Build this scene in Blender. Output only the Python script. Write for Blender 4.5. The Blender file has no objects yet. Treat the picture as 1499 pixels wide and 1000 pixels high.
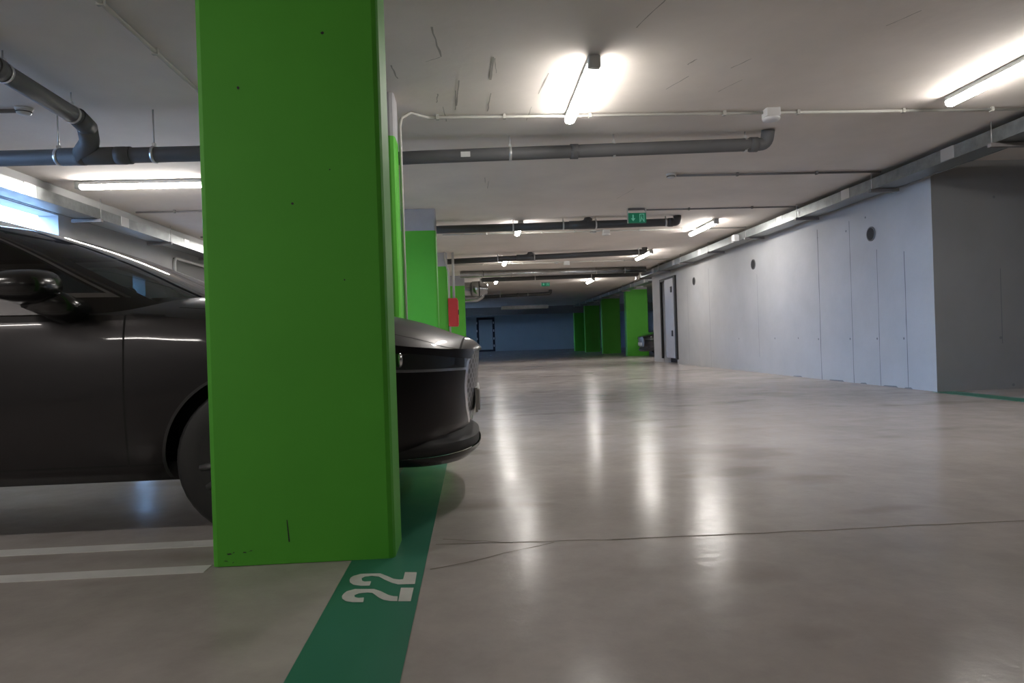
import bpy, bmesh, math, random
from mathutils import Vector, Matrix
random.seed(4)
SC = bpy.context.scene
COL = SC.collection
PI = math.pi

# ------------------------------------------------------------------ materials
def nt(name):
    m = bpy.data.materials.new(name); m.use_nodes = True
    n = m.node_tree.nodes; l = m.node_tree.links
    b = n['Principled BSDF']
    return m, n, l, b

def mat(name, col, rough=0.5, metal=0.0, var=0.0, vscale=3.0, bump=0.0, bscale=30.0, coat=0.0, rvar=0.0, spec=0.5, detail=6.0):
    m, n, l, b = nt(name)
    b.inputs['Base Color'].default_value = (*col, 1); b.inputs['Roughness'].default_value = rough
    b.inputs['Metallic'].default_value = metal; b.inputs['Coat Weight'].default_value = coat
    b.inputs['Coat Roughness'].default_value = 0.04
    b.inputs['Specular IOR Level'].default_value = spec
    tc = n.new('ShaderNodeTexCoord')
    if var > 0 or rvar > 0:
        t = n.new('ShaderNodeTexNoise'); t.inputs['Scale'].default_value = vscale; t.inputs['Detail'].default_value = detail
        t.inputs['Roughness'].default_value = 0.6
        l.new(tc.outputs['Object'], t.inputs['Vector'])
        if var > 0:
            r = n.new('ShaderNodeValToRGB'); e = r.color_ramp.elements
            e[0].position = .3; e[1].position = .7
            e[0].color = (*[c*(1-var) for c in col], 1); e[1].color = (*[min(1, c*(1+var)) for c in col], 1)
            l.new(t.outputs['Fac'], r.inputs['Fac']); l.new(r.outputs['Color'], b.inputs['Base Color'])
        if rvar > 0:
            q = n.new('ShaderNodeMapRange'); q.inputs['To Min'].default_value = max(0, rough-rvar); q.inputs['To Max'].default_value = min(1, rough+rvar)
            q.inputs['From Min'].default_value = .3; q.inputs['From Max'].default_value = .7
            l.new(t.outputs['Fac'], q.inputs['Value']); l.new(q.outputs['Result'], b.inputs['Roughness'])
    if bump > 0:
        t2 = n.new('ShaderNodeTexNoise'); t2.inputs['Scale'].default_value = bscale; t2.inputs['Detail'].default_value = 4
        l.new(tc.outputs['Object'], t2.inputs['Vector'])
        bp = n.new('ShaderNodeBump'); bp.inputs['Strength'].default_value = bump; bp.inputs['Distance'].default_value = .01
        l.new(t2.outputs['Fac'], bp.inputs['Height']); l.new(bp.outputs['Normal'], b.inputs['Normal'])
    return m

def emit(name, col, s):
    m, n, l, b = nt(name)
    b.inputs['Base Color'].default_value = (*col, 1)
    b.inputs['Emission Color'].default_value = (*col, 1); b.inputs['Emission Strength'].default_value = s
    return m

def floor_mat():
    m, n, l, b = nt('polished_concrete')
    tc = n.new('ShaderNodeTexCoord')
    def noise(sc, det, rough=.6, mp=None, dist=0.0):
        t = n.new('ShaderNodeTexNoise'); t.inputs['Scale'].default_value = sc; t.inputs['Detail'].default_value = det
        t.inputs['Roughness'].default_value = rough; t.inputs['Distortion'].default_value = dist
        if mp:
            k = n.new('ShaderNodeMapping'); k.inputs['Scale'].default_value = mp
            l.new(tc.outputs['Object'], k.inputs['Vector']); l.new(k.outputs['Vector'], t.inputs['Vector'])
        else: l.new(tc.outputs['Object'], t.inputs['Vector'])
        return t
    def ramp(t, stops):
        r = n.new('ShaderNodeValToRGB'); e = r.color_ramp.elements
        e[0].position, e[0].color = stops[0][0], (*stops[0][1], 1)
        e[1].position, e[1].color = stops[-1][0], (*stops[-1][1], 1)
        for p, c in stops[1:-1]:
            q = e.new(p); q.color = (*c, 1)
        l.new(t.outputs['Fac'], r.inputs['Fac']); return r
    base = ramp(noise(.7, 9, .62, dist=.4), [(.28, (.375, .342, .33)), (.5, (.45, .412, .398)), (.72, (.52, .478, .46))])
    st = ramp(noise(1.15, 2.0, .5, (.8, 1.5, 1)), [(.31, (.72, .69, .68)), (.41, (1, 1, 1)), (1, (1, 1, 1))])
    mx = n.new('ShaderNodeMix'); mx.data_type = 'RGBA'; mx.blend_type = 'MULTIPLY'; mx.inputs['Factor'].default_value = 1
    l.new(base.outputs['Color'], mx.inputs[6]); l.new(st.outputs['Color'], mx.inputs[7])
    fine = ramp(noise(5, 8, .7), [(.3, (.84, .84, .84)), (.7, (1.08, 1.08, 1.08))])
    mx2 = n.new('ShaderNodeMix'); mx2.data_type = 'RGBA'; mx2.blend_type = 'MULTIPLY'; mx2.inputs['Factor'].default_value = .7
    l.new(mx.outputs[2], mx2.inputs[6]); l.new(fine.outputs['Color'], mx2.inputs[7])
    l.new(mx2.outputs[2], b.inputs['Base Color'])
    t = noise(2.2, 8, .7)
    q = n.new('ShaderNodeMapRange'); q.inputs['From Min'].default_value = .3; q.inputs['From Max'].default_value = .7
    q.inputs['To Min'].default_value = .15; q.inputs['To Max'].default_value = .262
    l.new(t.outputs['Fac'], q.inputs['Value']); l.new(q.outputs['Result'], b.inputs['Roughness'])
    t2 = noise(9, 5, .62)
    bp = n.new('ShaderNodeBump'); bp.inputs['Strength'].default_value = .26; bp.inputs['Distance'].default_value = .006
    l.new(t2.outputs['Fac'], bp.inputs['Height']); l.new(bp.outputs['Normal'], b.inputs['Normal'])
    b.inputs['Specular IOR Level'].default_value = .2
    return m

def glass_mat(name, tint, gl=.9):
    m, n, l, b = nt(name)
    out = n['Material Output']; n.remove(b)
    tr = n.new('ShaderNodeBsdfTransparent'); tr.inputs['Color'].default_value = (*tint, 1)
    g = n.new('ShaderNodeBsdfGlossy'); g.inputs['Roughness'].default_value = .02; g.inputs['Color'].default_value = (gl, gl, gl, 1)
    fr = n.new('ShaderNodeFresnel'); fr.inputs['IOR'].default_value = 1.5
    mx = n.new('ShaderNodeMixShader')
    l.new(fr.outputs['Fac'], mx.inputs['Fac']); l.new(tr.outputs['BSDF'], mx.inputs[1]); l.new(g.outputs['BSDF'], mx.inputs[2])
    l.new(mx.outputs['Shader'], out.inputs['Surface'])
    return m

def grille_mat():
    m, n, l, b = nt('grille_mesh')
    tc = n.new('ShaderNodeTexCoord')
    v = n.new('ShaderNodeTexVoronoi'); v.inputs['Scale'].default_value = 30; v.inputs['Randomness'].default_value = 0.0
    mp = n.new('ShaderNodeMapping'); mp.inputs['Scale'].default_value = (.0, .75, 1.0); mp.inputs['Rotation'].default_value = (.785, 0, 0)
    l.new(tc.outputs['Object'], mp.inputs['Vector']); l.new(mp.outputs['Vector'], v.inputs['Vector'])
    r = n.new('ShaderNodeValToRGB'); e = r.color_ramp.elements
    e[0].position = .25; e[0].color = (.01, .01, .01, 1); e[1].position = .45; e[1].color = (.22, .22, .23, 1)
    l.new(v.outputs['Distance'], r.inputs['Fac']); l.new(r.outputs['Color'], b.inputs['Base Color'])
    b.inputs['Roughness'].default_value = .3
    return m

M = {}
M['floor'] = floor_mat()
M['ceiling'] = mat('ceiling_concrete', (.70, .645, .595), .85, var=.07, vscale=1.1, bump=.25, bscale=9)
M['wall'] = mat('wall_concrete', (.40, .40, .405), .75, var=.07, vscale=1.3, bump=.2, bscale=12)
M['darkwall'] = mat('shaded_concrete', (.24, .24, .24), .8, var=.08, vscale=1.0, bump=.2, bscale=10)  # darker copy of the wall concrete, with the return wall's shade in its colour
M['farwall'] = mat('far_wall_paint', (.34, .37, .385), .75, var=.06, vscale=.5)
M['joint'] = mat('dark_joint', (.17, .175, .19), .9)
M['hairline'] = mat('formwork_mark', (.36, .335, .30), .9)
M['crack'] = mat('floor_joint', (.17, .145, .12), .8)
M['green'] = mat('green_paint', (.085, .40, .035), .55, spec=.3, var=.05, vscale=2, bump=.08, bscale=25)
M['capgrey'] = mat('bare_concrete_cap', (.36, .36, .375), .8, var=.08, vscale=4)
M['stripe'] = mat('stripe_green', (.035, .19, .13), .36, var=.10, vscale=3, rvar=.06)
M['white'] = mat('white_line_paint', (.70, .69, .69), .45, var=.10, vscale=6)
M['number'] = mat('number_paint', (.60, .60, .58), .5, var=.10, vscale=8)
M['pvc'] = mat('grey_pvc', (.095, .095, .098), .55, spec=.25, var=.06, vscale=3)
M['pvcdark'] = mat('dark_pvc', (.06, .06, .062), .45)
M['galv'] = mat('galvanised_steel', (.27, .285, .285), .38, metal=.85, var=.22, vscale=9, rvar=.08)
M['clamp'] = mat('zinc_clamp', (.6, .6, .6), .3, metal=.8)
M['conduit'] = mat('conduit_pvc', (.40, .39, .36), .5)
M['greycable'] = mat('grey_conduit', (.17, .16, .16), .6)
M['plastic'] = mat('white_plastic', (.52, .515, .515), .4)
M['offwhite'] = mat('ivory_plastic', (.55, .55, .54), .45)
M['lampgrey'] = mat('lamp_grey', (.5, .51, .50), .45)
M['tube'] = emit('lit_diffuser', (1.0, .955, .90), 92.0)
M['exitgreen'] = emit('exit_green', (.003, .10, .05), .55)
M['exitwhite'] = emit('exit_white', (.12, .36, .25), .5)
M['red'] = mat('red_enamel', (.42, .018, .018), .5)
M['door'] = mat('door_steel', (.38, .38, .40), .45, var=.04, vscale=3)
M['black'] = mat('black_rubber', (.012, .012, .013), .6)
M['blackgloss'] = mat('black_gloss', (.008, .008, .009), .25, coat=.25)
M['dark'] = mat('dark_trim', (.02, .02, .021), .5)
M['seam'] = mat('panel_gap', (.003, .003, .003), .9)
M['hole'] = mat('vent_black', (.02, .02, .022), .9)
M['vent'] = mat('vent_grey', (.10, .10, .105), .7)
M['paint'] = mat('graphite_paint', (.028, .027, .028), .36, metal=1.0, coat=.4)
M['blackpaint'] = mat('black_paint', (.012, .013, .018), .25, metal=.4, coat=1.0)
M['chrome'] = mat('satin_chrome', (.62, .62, .63), .16, metal=1.0)
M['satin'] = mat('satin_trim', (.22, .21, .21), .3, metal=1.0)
M['ductsteel'] = mat('duct_steel', (.46, .47, .47), .26, metal=1.0, var=.15, vscale=6)
M['rim'] = mat('alloy', (.30, .30, .31), .3, metal=.9)
M['lens'] = mat('lamp_lens', (.02, .022, .022), .05, coat=1.0, spec=.8)
M['reflector'] = mat('lamp_reflector', (.75, .75, .77), .12, metal=.9)
M['plate'] = mat('plate_white', (.6, .6, .58), .4)
M['taillight'] = mat('tail_red', (.25, .01, .01), .15, coat=1.0)
M['grille'] = grille_mat()
M['glass'] = glass_mat('tinted_glass', (.36, .42, .40))
M['sideglass'] = glass_mat('dark_side_glass', (.10, .12, .13))
M['interior'] = mat('car_interior', (.018, .018, .019), .7)
M['outside'] = mat('outside_paving', (.10, .10, .105), .9)

# ------------------------------------------------------------------ helpers
def link(name, bm, m, parent=None, loc=None, smooth=False, angle=None):
    me = bpy.data.meshes.new(name)
    if smooth:
        for f in bm.faces: f.smooth = True
    bm.normal_update(); bm.to_mesh(me); bm.free()
    ms = m if isinstance(m, (list, tuple)) else [m]
    for k in ms: me.materials.append(M[k] if isinstance(k, str) else k)
    o = bpy.data.objects.new(name, me); COL.objects.link(o)
    if loc is not None: o.location = loc
    if parent is not None: o.parent = parent
    if smooth and angle: me.set_sharp_from_angle(angle=math.radians(angle))
    return o

def tag(o, label, cat, group=None, kind=None):
    o['label'] = label; o['category'] = cat
    if group: o['group'] = group
    if kind: o['kind'] = kind
    return o

def empty(name, loc, label=None, cat=None, group=None, kind=None):
    o = bpy.data.objects.new(name, None); COL.objects.link(o); o.location = loc; o.empty_display_size = .1
    if label: tag(o, label, cat, group, kind)
    return o

def struct(name, bm, m, parent=None):
    o = link(name, bm, m, parent)
    if parent is None: o['kind'] = 'structure'
    return o

def box(bm, x0, x1, y0, y1, z0, z1, mi=0):
    vs = [bm.verts.new(p) for p in ((x0,y0,z0),(x1,y0,z0),(x1,y1,z0),(x0,y1,z0),(x0,y0,z1),(x1,y0,z1),(x1,y1,z1),(x0,y1,z1))]
    fs = []
    for q in ((3,2,1,0),(4,5,6,7),(0,1,5,4),(1,2,6,5),(2,3,7,6),(3,0,4,7)):
        f = bm.faces.new([vs[i] for i in q]); f.material_index = mi; fs.append(f)
    return vs, fs

def bev(bm, w, seg=2):
    bmesh.ops.bevel(bm, geom=list(bm.edges), offset=w, segments=seg, profile=.5, affect='EDGES', clamp_overlap=True)

def rounded(pts, r, n=6):
    """polyline with its inner corners replaced by arcs"""
    pts = [Vector(p) for p in pts]; out = [pts[0]]
    for a, b, c in zip(pts, pts[1:], pts[2:]):
        u = (a-b).normalized(); v = (c-b).normalized()
        ang = u.angle(v)
        if ang > PI-.02: out.append(b); continue
        d = min(r/math.tan(ang/2), (a-b).length*.49, (c-b).length*.49)
        p, q = b+u*d, b+v*d
        for i in range(n+1):
            t = i/n
            out.append((1-t)**2*p + 2*t*(1-t)*b + t*t*q)
    out.append(pts[-1]); return out

def sweep(bm, pts, rad, seg=14, cap=True, r=0, mi=0):
    pts = rounded(pts, r) if r else [Vector(p) for p in pts]
    rads = rad if isinstance(rad, (list, tuple)) else [rad]*len(pts)
    rings = []; N = None
    for i, p in enumerate(pts):
        t = (pts[min(i+1, len(pts)-1)] - pts[max(i-1, 0)]).normalized()
        if N is None:
            N = t.orthogonal().normalized()
        N = (N - t*N.dot(t)).normalized(); B = t.cross(N)
        rings.append([bm.verts.new(p + (N*math.cos(2*PI*k/seg) + B*math.sin(2*PI*k/seg))*rads[i]) for k in range(seg)])
    for a, b in zip(rings, rings[1:]):
        for k in range(seg):
            f = bm.faces.new((a[k], a[(k+1) % seg], b[(k+1) % seg], b[k])); f.smooth = True; f.material_index = mi
    if cap:
        f = bm.faces.new(rings[0][::-1]); f.material_index = mi
        f = bm.faces.new(rings[-1]); f.material_index = mi

def ring(bm, c, axis, r0, r1, w, seg=18):
    """a band (short hollow-looking collar) round a pipe: centre, axis, radius, width"""
    a = Vector(axis).normalized(); c = Vector(c)
    sweep(bm, [c-a*w/2, c+a*w/2], r1, seg)

def lathe(bm, prof, seg=24, axis='Z', c=(0,0,0), mi=0):
    rs = []
    for r, h in prof:
        ring_ = []
        for k in range(seg):
            a = 2*PI*k/seg
            p = (r*math.cos(a), r*math.sin(a), h)
            if axis == 'Y': p = (p[0], p[2], p[1])
            if axis == 'X': p = (p[2], p[0], p[1])
            ring_.append(bm.verts.new(Vector(p)+Vector(c)))
        rs.append(ring_)
    for a, b in zip(rs, rs[1:]):
        for k in range(seg):
            f = bm.faces.new((a[k], a[(k+1) % seg], b[(k+1) % seg], b[k])); f.smooth = True; f.material_index = mi
    for q, rev in ((rs[0], True), (rs[-1], False)):
        f = bm.faces.new(q[::-1] if rev else q); f.material_index = mi
    bmesh.ops.recalc_face_normals(bm, faces=bm.faces)

def B(*a):
    bm = bmesh.new(); box(bm, *a); return bm

def T(pts, rad, seg=14, r=0):
    bm = bmesh.new(); sweep(bm, pts, rad, seg, True, r); return bm

def hermite(x, xs, ys):
    if x <= xs[0]: return ys[0]
    if x >= xs[-1]: return ys[-1]
    i = 0
    while x > xs[i+1]: i += 1
    def sl(k):
        if k == 0: return (ys[1]-ys[0])/(xs[1]-xs[0])
        if k == len(xs)-1: return (ys[-1]-ys[-2])/(xs[-1]-xs[-2])
        a = (ys[k]-ys[k-1])/(xs[k]-xs[k-1]); b = (ys[k+1]-ys[k])/(xs[k+1]-xs[k])
        return 0 if a*b <= 0 else 2*a*b/(a+b)
    h = xs[i+1]-xs[i]; t = (x-xs[i])/h
    return (2*t**3-3*t**2+1)*ys[i] + (t**3-2*t**2+t)*h*sl(i) + (-2*t**3+3*t**2)*ys[i+1] + (t**3-t**2)*h*sl(i+1)

H = 2.75            # ceiling height
XL, XR, XRB = -5.2, 5.5, 10.8
YN, YF = -9.0, 52.0

# ------------------------------------------------------------------ setting
bm = B(XL-.3, XRB+.3, YN-.3, YF+.3, -.25, 0)
def poly_strip(bm, pts, w, z, mi):
    """thin irregular strip lying flat (floor or ceiling marks)"""
    L, R = [], []
    for i, p in enumerate(pts):
        a = Vector(pts[max(i-1, 0)]); b = Vector(pts[min(i+1, len(pts)-1)]); t = (b-a).normalized(); nrm = Vector((-t.y, t.x))
        ww = w*(.6+.8*random.random())/2
        L.append(bm.verts.new((p[0]+nrm.x*ww, p[1]+nrm.y*ww, z))); R.append(bm.verts.new((p[0]-nrm.x*ww, p[1]-nrm.y*ww, z)))
    for i in range(len(pts)-1):
        f = bm.faces.new((L[i], R[i], R[i+1], L[i+1])); f.material_index = mi
def wob(a, b, n, amp):
    a, b = Vector(a), Vector(b)
    return [tuple(a+(b-a)*i/n + Vector((random.uniform(-amp, amp), random.uniform(-amp, amp)))) for i in range(n+1)]
poly_strip(bm, wob((-.17, 2.66), (.55, 2.60), 10, .006), .006, .0008, 1)
poly_strip(bm, wob((.5, 2.60), (5.3, 2.56), 40, .006), .009, .0008, 1)
poly_strip(bm, wob((-.15, 2.72), (.12, 2.63), 5, .006), .005, .0008, 1)
poly_strip(bm, wob((-.18, 2.36), (.28, 2.61), 7, .007), .006, .0008, 1)
struct('floor', bm, ['floor', 'crack'])

bm = B(XL-.3, XRB+.3, YN-.3, YF+.3, H, H+.3)
for a, b, w in [((-.20,4.27),(-.16,4.72),.012),((-.16,4.72),(-.27,4.80),.006),((.20,4.73),(.19,5.15),.014),((.21,4.75),(.23,5.02),.006),
                ((-.05,5.15),(-.08,5.70),.013),((-.08,5.35),(-.09,5.80),.006),((-.22,5.42),(-.24,5.62),.01),((.20,5.42),(.18,5.85),.009),
                ((-.19,5.72),(-.18,6.1),.008),((.62,5.02),(.58,5.45),.009),((.55,5.75),(.54,6.1),.006),((2.06,4.8),(1.97,4.97),.007),
                ((1.70,5.12),(1.60,5.38),.006),((1.62,4.9),(1.66,4.8),.01),((2.15,5.2),(2.05,5.45),.006),((-.52,4.85),(-.50,5.1),.01),
                ((.2,8.2),(.21,8.5),.006),
                ((1.2,3.9),(1.1,4.3),.007),((2.85,4.1),(2.75,4.3),.006),((.25,8.4),(.24,8.8),.008),((2.2,9.0),(2.1,9.6),.006)]:
    poly_strip(bm, wob(a, b, 5, .004), w, H-.0015, 1)
struct('ceiling', bm, ['ceiling', 'hairline'])

# right wall block (a concrete wall from the near corner to the side aisle) with the joints and tie holes cast in it
bm = bmesh.new(); _, fs = box(bm, XR, XR+.32, 7.85, 18.25, 0, H); fs[2].material_index = 2; box(bm, XR, XR+.32, 19.55, 20.6, 0, H); box(bm, XR, XR+.32, 18.25, 19.55, 2.32, H)  # near end face takes the shade-darkened concrete of the return wall
def wall_strip(bm, x, y, z0, z1, w, mi, nx=-1):
    n = 8; L, R = [], []
    for i in range(n+1):
        z = z0+(z1-z0)*i/n; o = random.uniform(-.004, .004); ww = w*(.6+.8*random.random())/2
        L.append(bm.verts.new((x, y+o-ww, z))); R.append(bm.verts.new((x, y+o+ww, z)))
    for i in range(n):
        f = bm.faces.new((L[i], L[i+1], R[i+1], R[i])); f.material_index = mi
for y, z0, z1, w in [(8.39, .0, 1.75, .02), (8.98, 0, 1.85, .016), (9.63, 0, 2.35, .018), (10.55, 0, 2.38, .022), (12.9, .3, 1.9, .01), (15.6, 0, 2.3, .015), (17.2, 0, 2.2, .01)]:
    wall_strip(bm, XR-.0012, y, z0, z1, w*.75, 1)
def disc(bm, c, r, axis, mi, seg=14):
    vs = []
    for k in range(seg):
        a = 2*PI*k/seg
        vs.append(bm.verts.new((c[0], c[1]+r*math.cos(a), c[2]+r*math.sin(a)) if axis == 'X' else (c[0]+r*math.cos(a), c[1], c[2]+r*math.sin(a))))
    f = bm.faces.new(vs if axis != 'X' else vs[::-1]); f.material_index = mi
for y, z in [(8.45, .64), (9.03, .64), (9.70, .64), (10.62, .64), (11.3, .66), (9.72, 2.22), (10.55, 2.25), (9.22, 2.33), (12.2, .66), (13.9, .66)]:
    disc(bm, (XR-.0014, y, z), .016, 'X', 1)
# rough dark foot of the wall
for y0, y1 in [(8.3, 8.45), (8.6, 8.9), (9.3, 9.45), (9.9, 10.3), (11.2, 11.5)]:
    f = bm.faces.new([bm.verts.new(p) for p in ((XR-.0015, y0, 0), (XR-.0015, y0+.04, .02), (XR-.0015, y1, .012), (XR-.0015, y1+.03, 0))]); f.material_index = 1
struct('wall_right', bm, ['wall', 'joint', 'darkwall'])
# return wall facing the camera
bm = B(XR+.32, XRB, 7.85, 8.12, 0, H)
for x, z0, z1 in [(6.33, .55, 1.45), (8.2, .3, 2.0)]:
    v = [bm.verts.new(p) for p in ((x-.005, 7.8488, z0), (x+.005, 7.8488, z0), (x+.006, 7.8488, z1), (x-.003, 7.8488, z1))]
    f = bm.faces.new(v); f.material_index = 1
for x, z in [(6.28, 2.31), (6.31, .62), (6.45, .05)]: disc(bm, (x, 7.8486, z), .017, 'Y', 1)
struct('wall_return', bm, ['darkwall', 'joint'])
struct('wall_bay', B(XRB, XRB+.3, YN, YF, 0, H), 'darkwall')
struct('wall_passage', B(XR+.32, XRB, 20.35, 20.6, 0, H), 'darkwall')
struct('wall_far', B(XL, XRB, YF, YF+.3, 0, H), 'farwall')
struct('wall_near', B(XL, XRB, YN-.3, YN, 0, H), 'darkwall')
# left wall with daylight openings
bm = bmesh.new()
ops = [(4.7, 6.95, .0, 2.5), (7.35, 8.95, 2.30, 2.55), (10.8, 11.2, 1.0, 2.05), (38.0, 44.0, 1.4, 2.0)]
ys = sorted({YN, YF} | {v for o in ops for v in o[:2]})
for a, b in zip(ys, ys[1:]):
    hit = [o for o in ops if o[0] <= a and b <= o[1]]
    if not hit: box(bm, XL-.25, XL, a, b, 0, H); continue
    z0, z1 = hit[0][2:]
    if z0 > 0: box(bm, XL-.25, XL, a, b, 0, z0)
    box(bm, XL-.25, XL, a, b, z1, H)
struct('wall_left', bm, 'wall')
# outside: an added, unseen overhang and side wall limiting the daylight, and the paved yard
bm = B(XL-6.5, XL-.25, -3.0, 7.1, 2.52, 2.8); box(bm, XL-6.5, XL-.25, 7.1, 7.3, -.05, 2.8)
struct('added_sky_screen', bm, 'outside')  # added out of view to cut the high sky light at the opening
struct('exterior_ground', B(XL-60, XL-.3, -40, 90, -.3, -.05), 'outside')
w1 = struct('window_1', T([(XL+.02, 12.25, 1.2), (XL+.02, 12.25, 2.42), (XL+.02, 14.0, 2.42), (XL+.02, 14.0, 1.2)], .03, 8, .1), 'offwhite')
link('dark_pane', B(XL, XL+.015, 12.25, 14.0, 1.2, 2.42), 'dark', w1)
# downstand beams
struct('trim_1', B(XL, XL+.42, 5.0, 34, 2.60, H), 'wall')
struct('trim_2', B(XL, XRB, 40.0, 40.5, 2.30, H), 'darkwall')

# far door: a framed leaf on the end wall
bm = bmesh.new()
dx0, dx1 = .25, 1.62
for a in ((dx0, dx0+.17, 0, 2.6), (dx1-.17, dx1, 0, 2.6), (dx0+.17, dx1-.17, 2.42, 2.6), (dx0+.17, dx1-.17, 0, .14)):
    box(bm, a[0], a[1], YF-.06, YF, a[2], a[3])
fr = struct('door_1', bm, 'black')
link('door_leaf', B(dx0+.17, dx1-.17, YF-.04, YF-.005, .14, 2.42), 'farwall', fr)
for z in (.35, .9, 1.5, 2.1):
    link('hinge', B(dx0-.02, dx0+.05, YF-.10, YF-.06, z, z+.16), 'clamp', fr); link('hinge', B(dx1-.12, dx1-.05, YF-.10, YF-.06, z, z+.16), 'clamp', fr)

# steel door in the right wall: leaf standing proud of its recess
bm = bmesh.new()
box(bm, XR-.05, XR+.02, 18.13, 18.25, .12, 2.40); box(bm, XR-.05, XR+.02, 19.55, 19.63, .12, 2.40); box(bm, XR-.05, XR+.02, 18.25, 19.55, 2.32, 2.40)
dd = struct('door_2', bm, 'black')
bm = B(XR-.07, XR-.015, 18.27, 19.05, .15, 2.34); bev(bm, .012, 2)
link('door_leaf', bm, 'door', dd)
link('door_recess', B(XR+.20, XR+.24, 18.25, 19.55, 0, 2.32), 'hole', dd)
for z in (.75, 1.95):
    bm = B(XR-.10, XR-.07, 18.33, 18.42, z, z+.16); bev(bm, .008)
    link('latch', bm, 'dark', dd)
for z in (.55, 1.85):
    link('pivot_arm', T([(XR+.16, 19.35, z), (XR+.02, 19.1, z), (XR-.02, 19.04, z+.15)], .035, 10, .06), 'door', dd)

# round wall vents
for i, y in enumerate((9.09, 13.05, 16.65)):
    z = (2.08, 2.11, 2.10)[i]
    bm = bmesh.new(); lathe(bm, [(.085, -.012), (.10, -.012), (.10, .012), (.085, .012)], 28, 'X', (0, 0, 0))
    nm = ('largest, close to the wall corner', 'between the wall corner and the steel door', 'just before the dark-framed steel door')[i]
    e = empty('wall_vent', (XR, y, z), 'round dark vent in the right concrete wall, ' + nm, 'vent', 'round vents in the right wall')
    link('vent_rim', bm, 'vent', e)
    bm = bmesh.new(); lathe(bm, [(.083, -.0135), (.083, .004)], 28, 'X')
    link('vent_opening', bm, 'hole', e)

# ------------------------------------------------------------------ pillars
def pillar(x0, x1, y0, y1, zg, label, group, ch=.022):
    cx, cy = (x0+x1)/2, (y0+y1)/2
    e = empty('concrete_pillar', (cx, cy, 0), label, 'pillar', group, 'thing')
    for nm, z0, z1, m in (('painted_shaft', .002, zg, 'green'), ('bare_cap', zg, H, 'capgrey')):
        bm = bmesh.new(); vs, fs = box(bm, x0-cx, x1-cx, y0-cy, y1-cy, z0, z1)
        ed = [k for k in bm.edges if abs(k.verts[0].co.z-k.verts[1].co.z) > .01]
        bmesh.ops.bevel(bm, geom=ed, offset=ch, segments=2, profile=.5, affect='EDGES')
        o = link(nm, bm, m, e)
    return e
GP = 'green painted pillars along the left bays'; GR = 'green painted pillars beyond the right wall'
p1 = pillar(-.965, -.312, 2.505, 2.75, 2.44, 'large green pillar in front of the dark grey car, nearest of all pillars', GP)
# pin holes and a drip left in the paint of the near pillar
shaft = [c for c in p1.children if c.name.startswith('painted_shaft')][0]; bm = bmesh.new(); bm.from_mesh(shaft.data); nf0 = len(bm.faces)
for x, z, r in [(-.51, 1.915, .006), (-.815, 1.72, .006), (-.637, 1.30, .005), (-.50, 1.42, .003), (-.46, 1.02, .003)]:
    n = 9; vs = [bm.verts.new((x+.6385+r*(.7+.5*random.random())*math.cos(2*PI*k/n), -.1235, z+r*(.7+.5*random.random())*math.sin(2*PI*k/n))) for k in range(n)]
    bm.faces.new(vs)
for x, z in [(-.90, .045), (-.885, .05), (-.91, .02), (-.845, .05), (-.83, .052), (-.895, .015)]:
    vs = [bm.verts.new((x+.6385+random.uniform(-.012, .012), -.1235, z+random.uniform(-.005, .005))) for k in range(4)]
    vs.sort(key=lambda v: math.atan2(v.co.z-z, v.co.x-x-.6385)); bm.faces.new(vs)
v = [bm.verts.new(p) for p in ((-.052, -.1235, .08), (-.047, -.1235, .08), (-.054, -.1235, .16), (-.057, -.1235, .16))]; bm.faces.new(v)
bm.faces.ensure_lookup_table()
for f in bm.faces[nf0:]: f.material_index = 1
bm.to_mesh(shaft.data); bm.free(); shaft.data.materials.append(M['dark'])
pillar(-1.15, -.565, 5.37, 5.66, 2.41, 'green pillar just behind the nearest one, with a white conduit down its edge', GP, .035)
pillar(-1.15, -.505, 10.05, 10.32, 2.43, 'green pillar with a grey cap, third along the left bays, above the car bonnet', GP)
pillar(-1.15, -.53, 15.0, 15.28, 2.45, 'green pillar that carries the red box', GP)
pillar(-1.0, -.22, 20.3, 20.6, 2.45, 'dark green pillar seen just past the red box', GP)
pillar(-1.0, -.35, 25.4, 25.7, 2.45, 'green pillar under the big silver duct end, near the dim end of the hall', GP)
pillar(6.12, 7.0, 27.0, 27.35, 2.66, 'bright green pillar behind the black car', GR)
pillar(6.12, 7.0, 32.2, 32.55, 2.62, 'green pillar one place beyond the black car', GR)
pillar(6.12, 6.95, 37.2, 37.55, 2.55, 'dim green pillar two places beyond the black car', GR)
pillar(6.12, 6.95, 41.2, 41.55, 2.55, 'dimmest green pillar, farthest of the right-hand row', GR)

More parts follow.
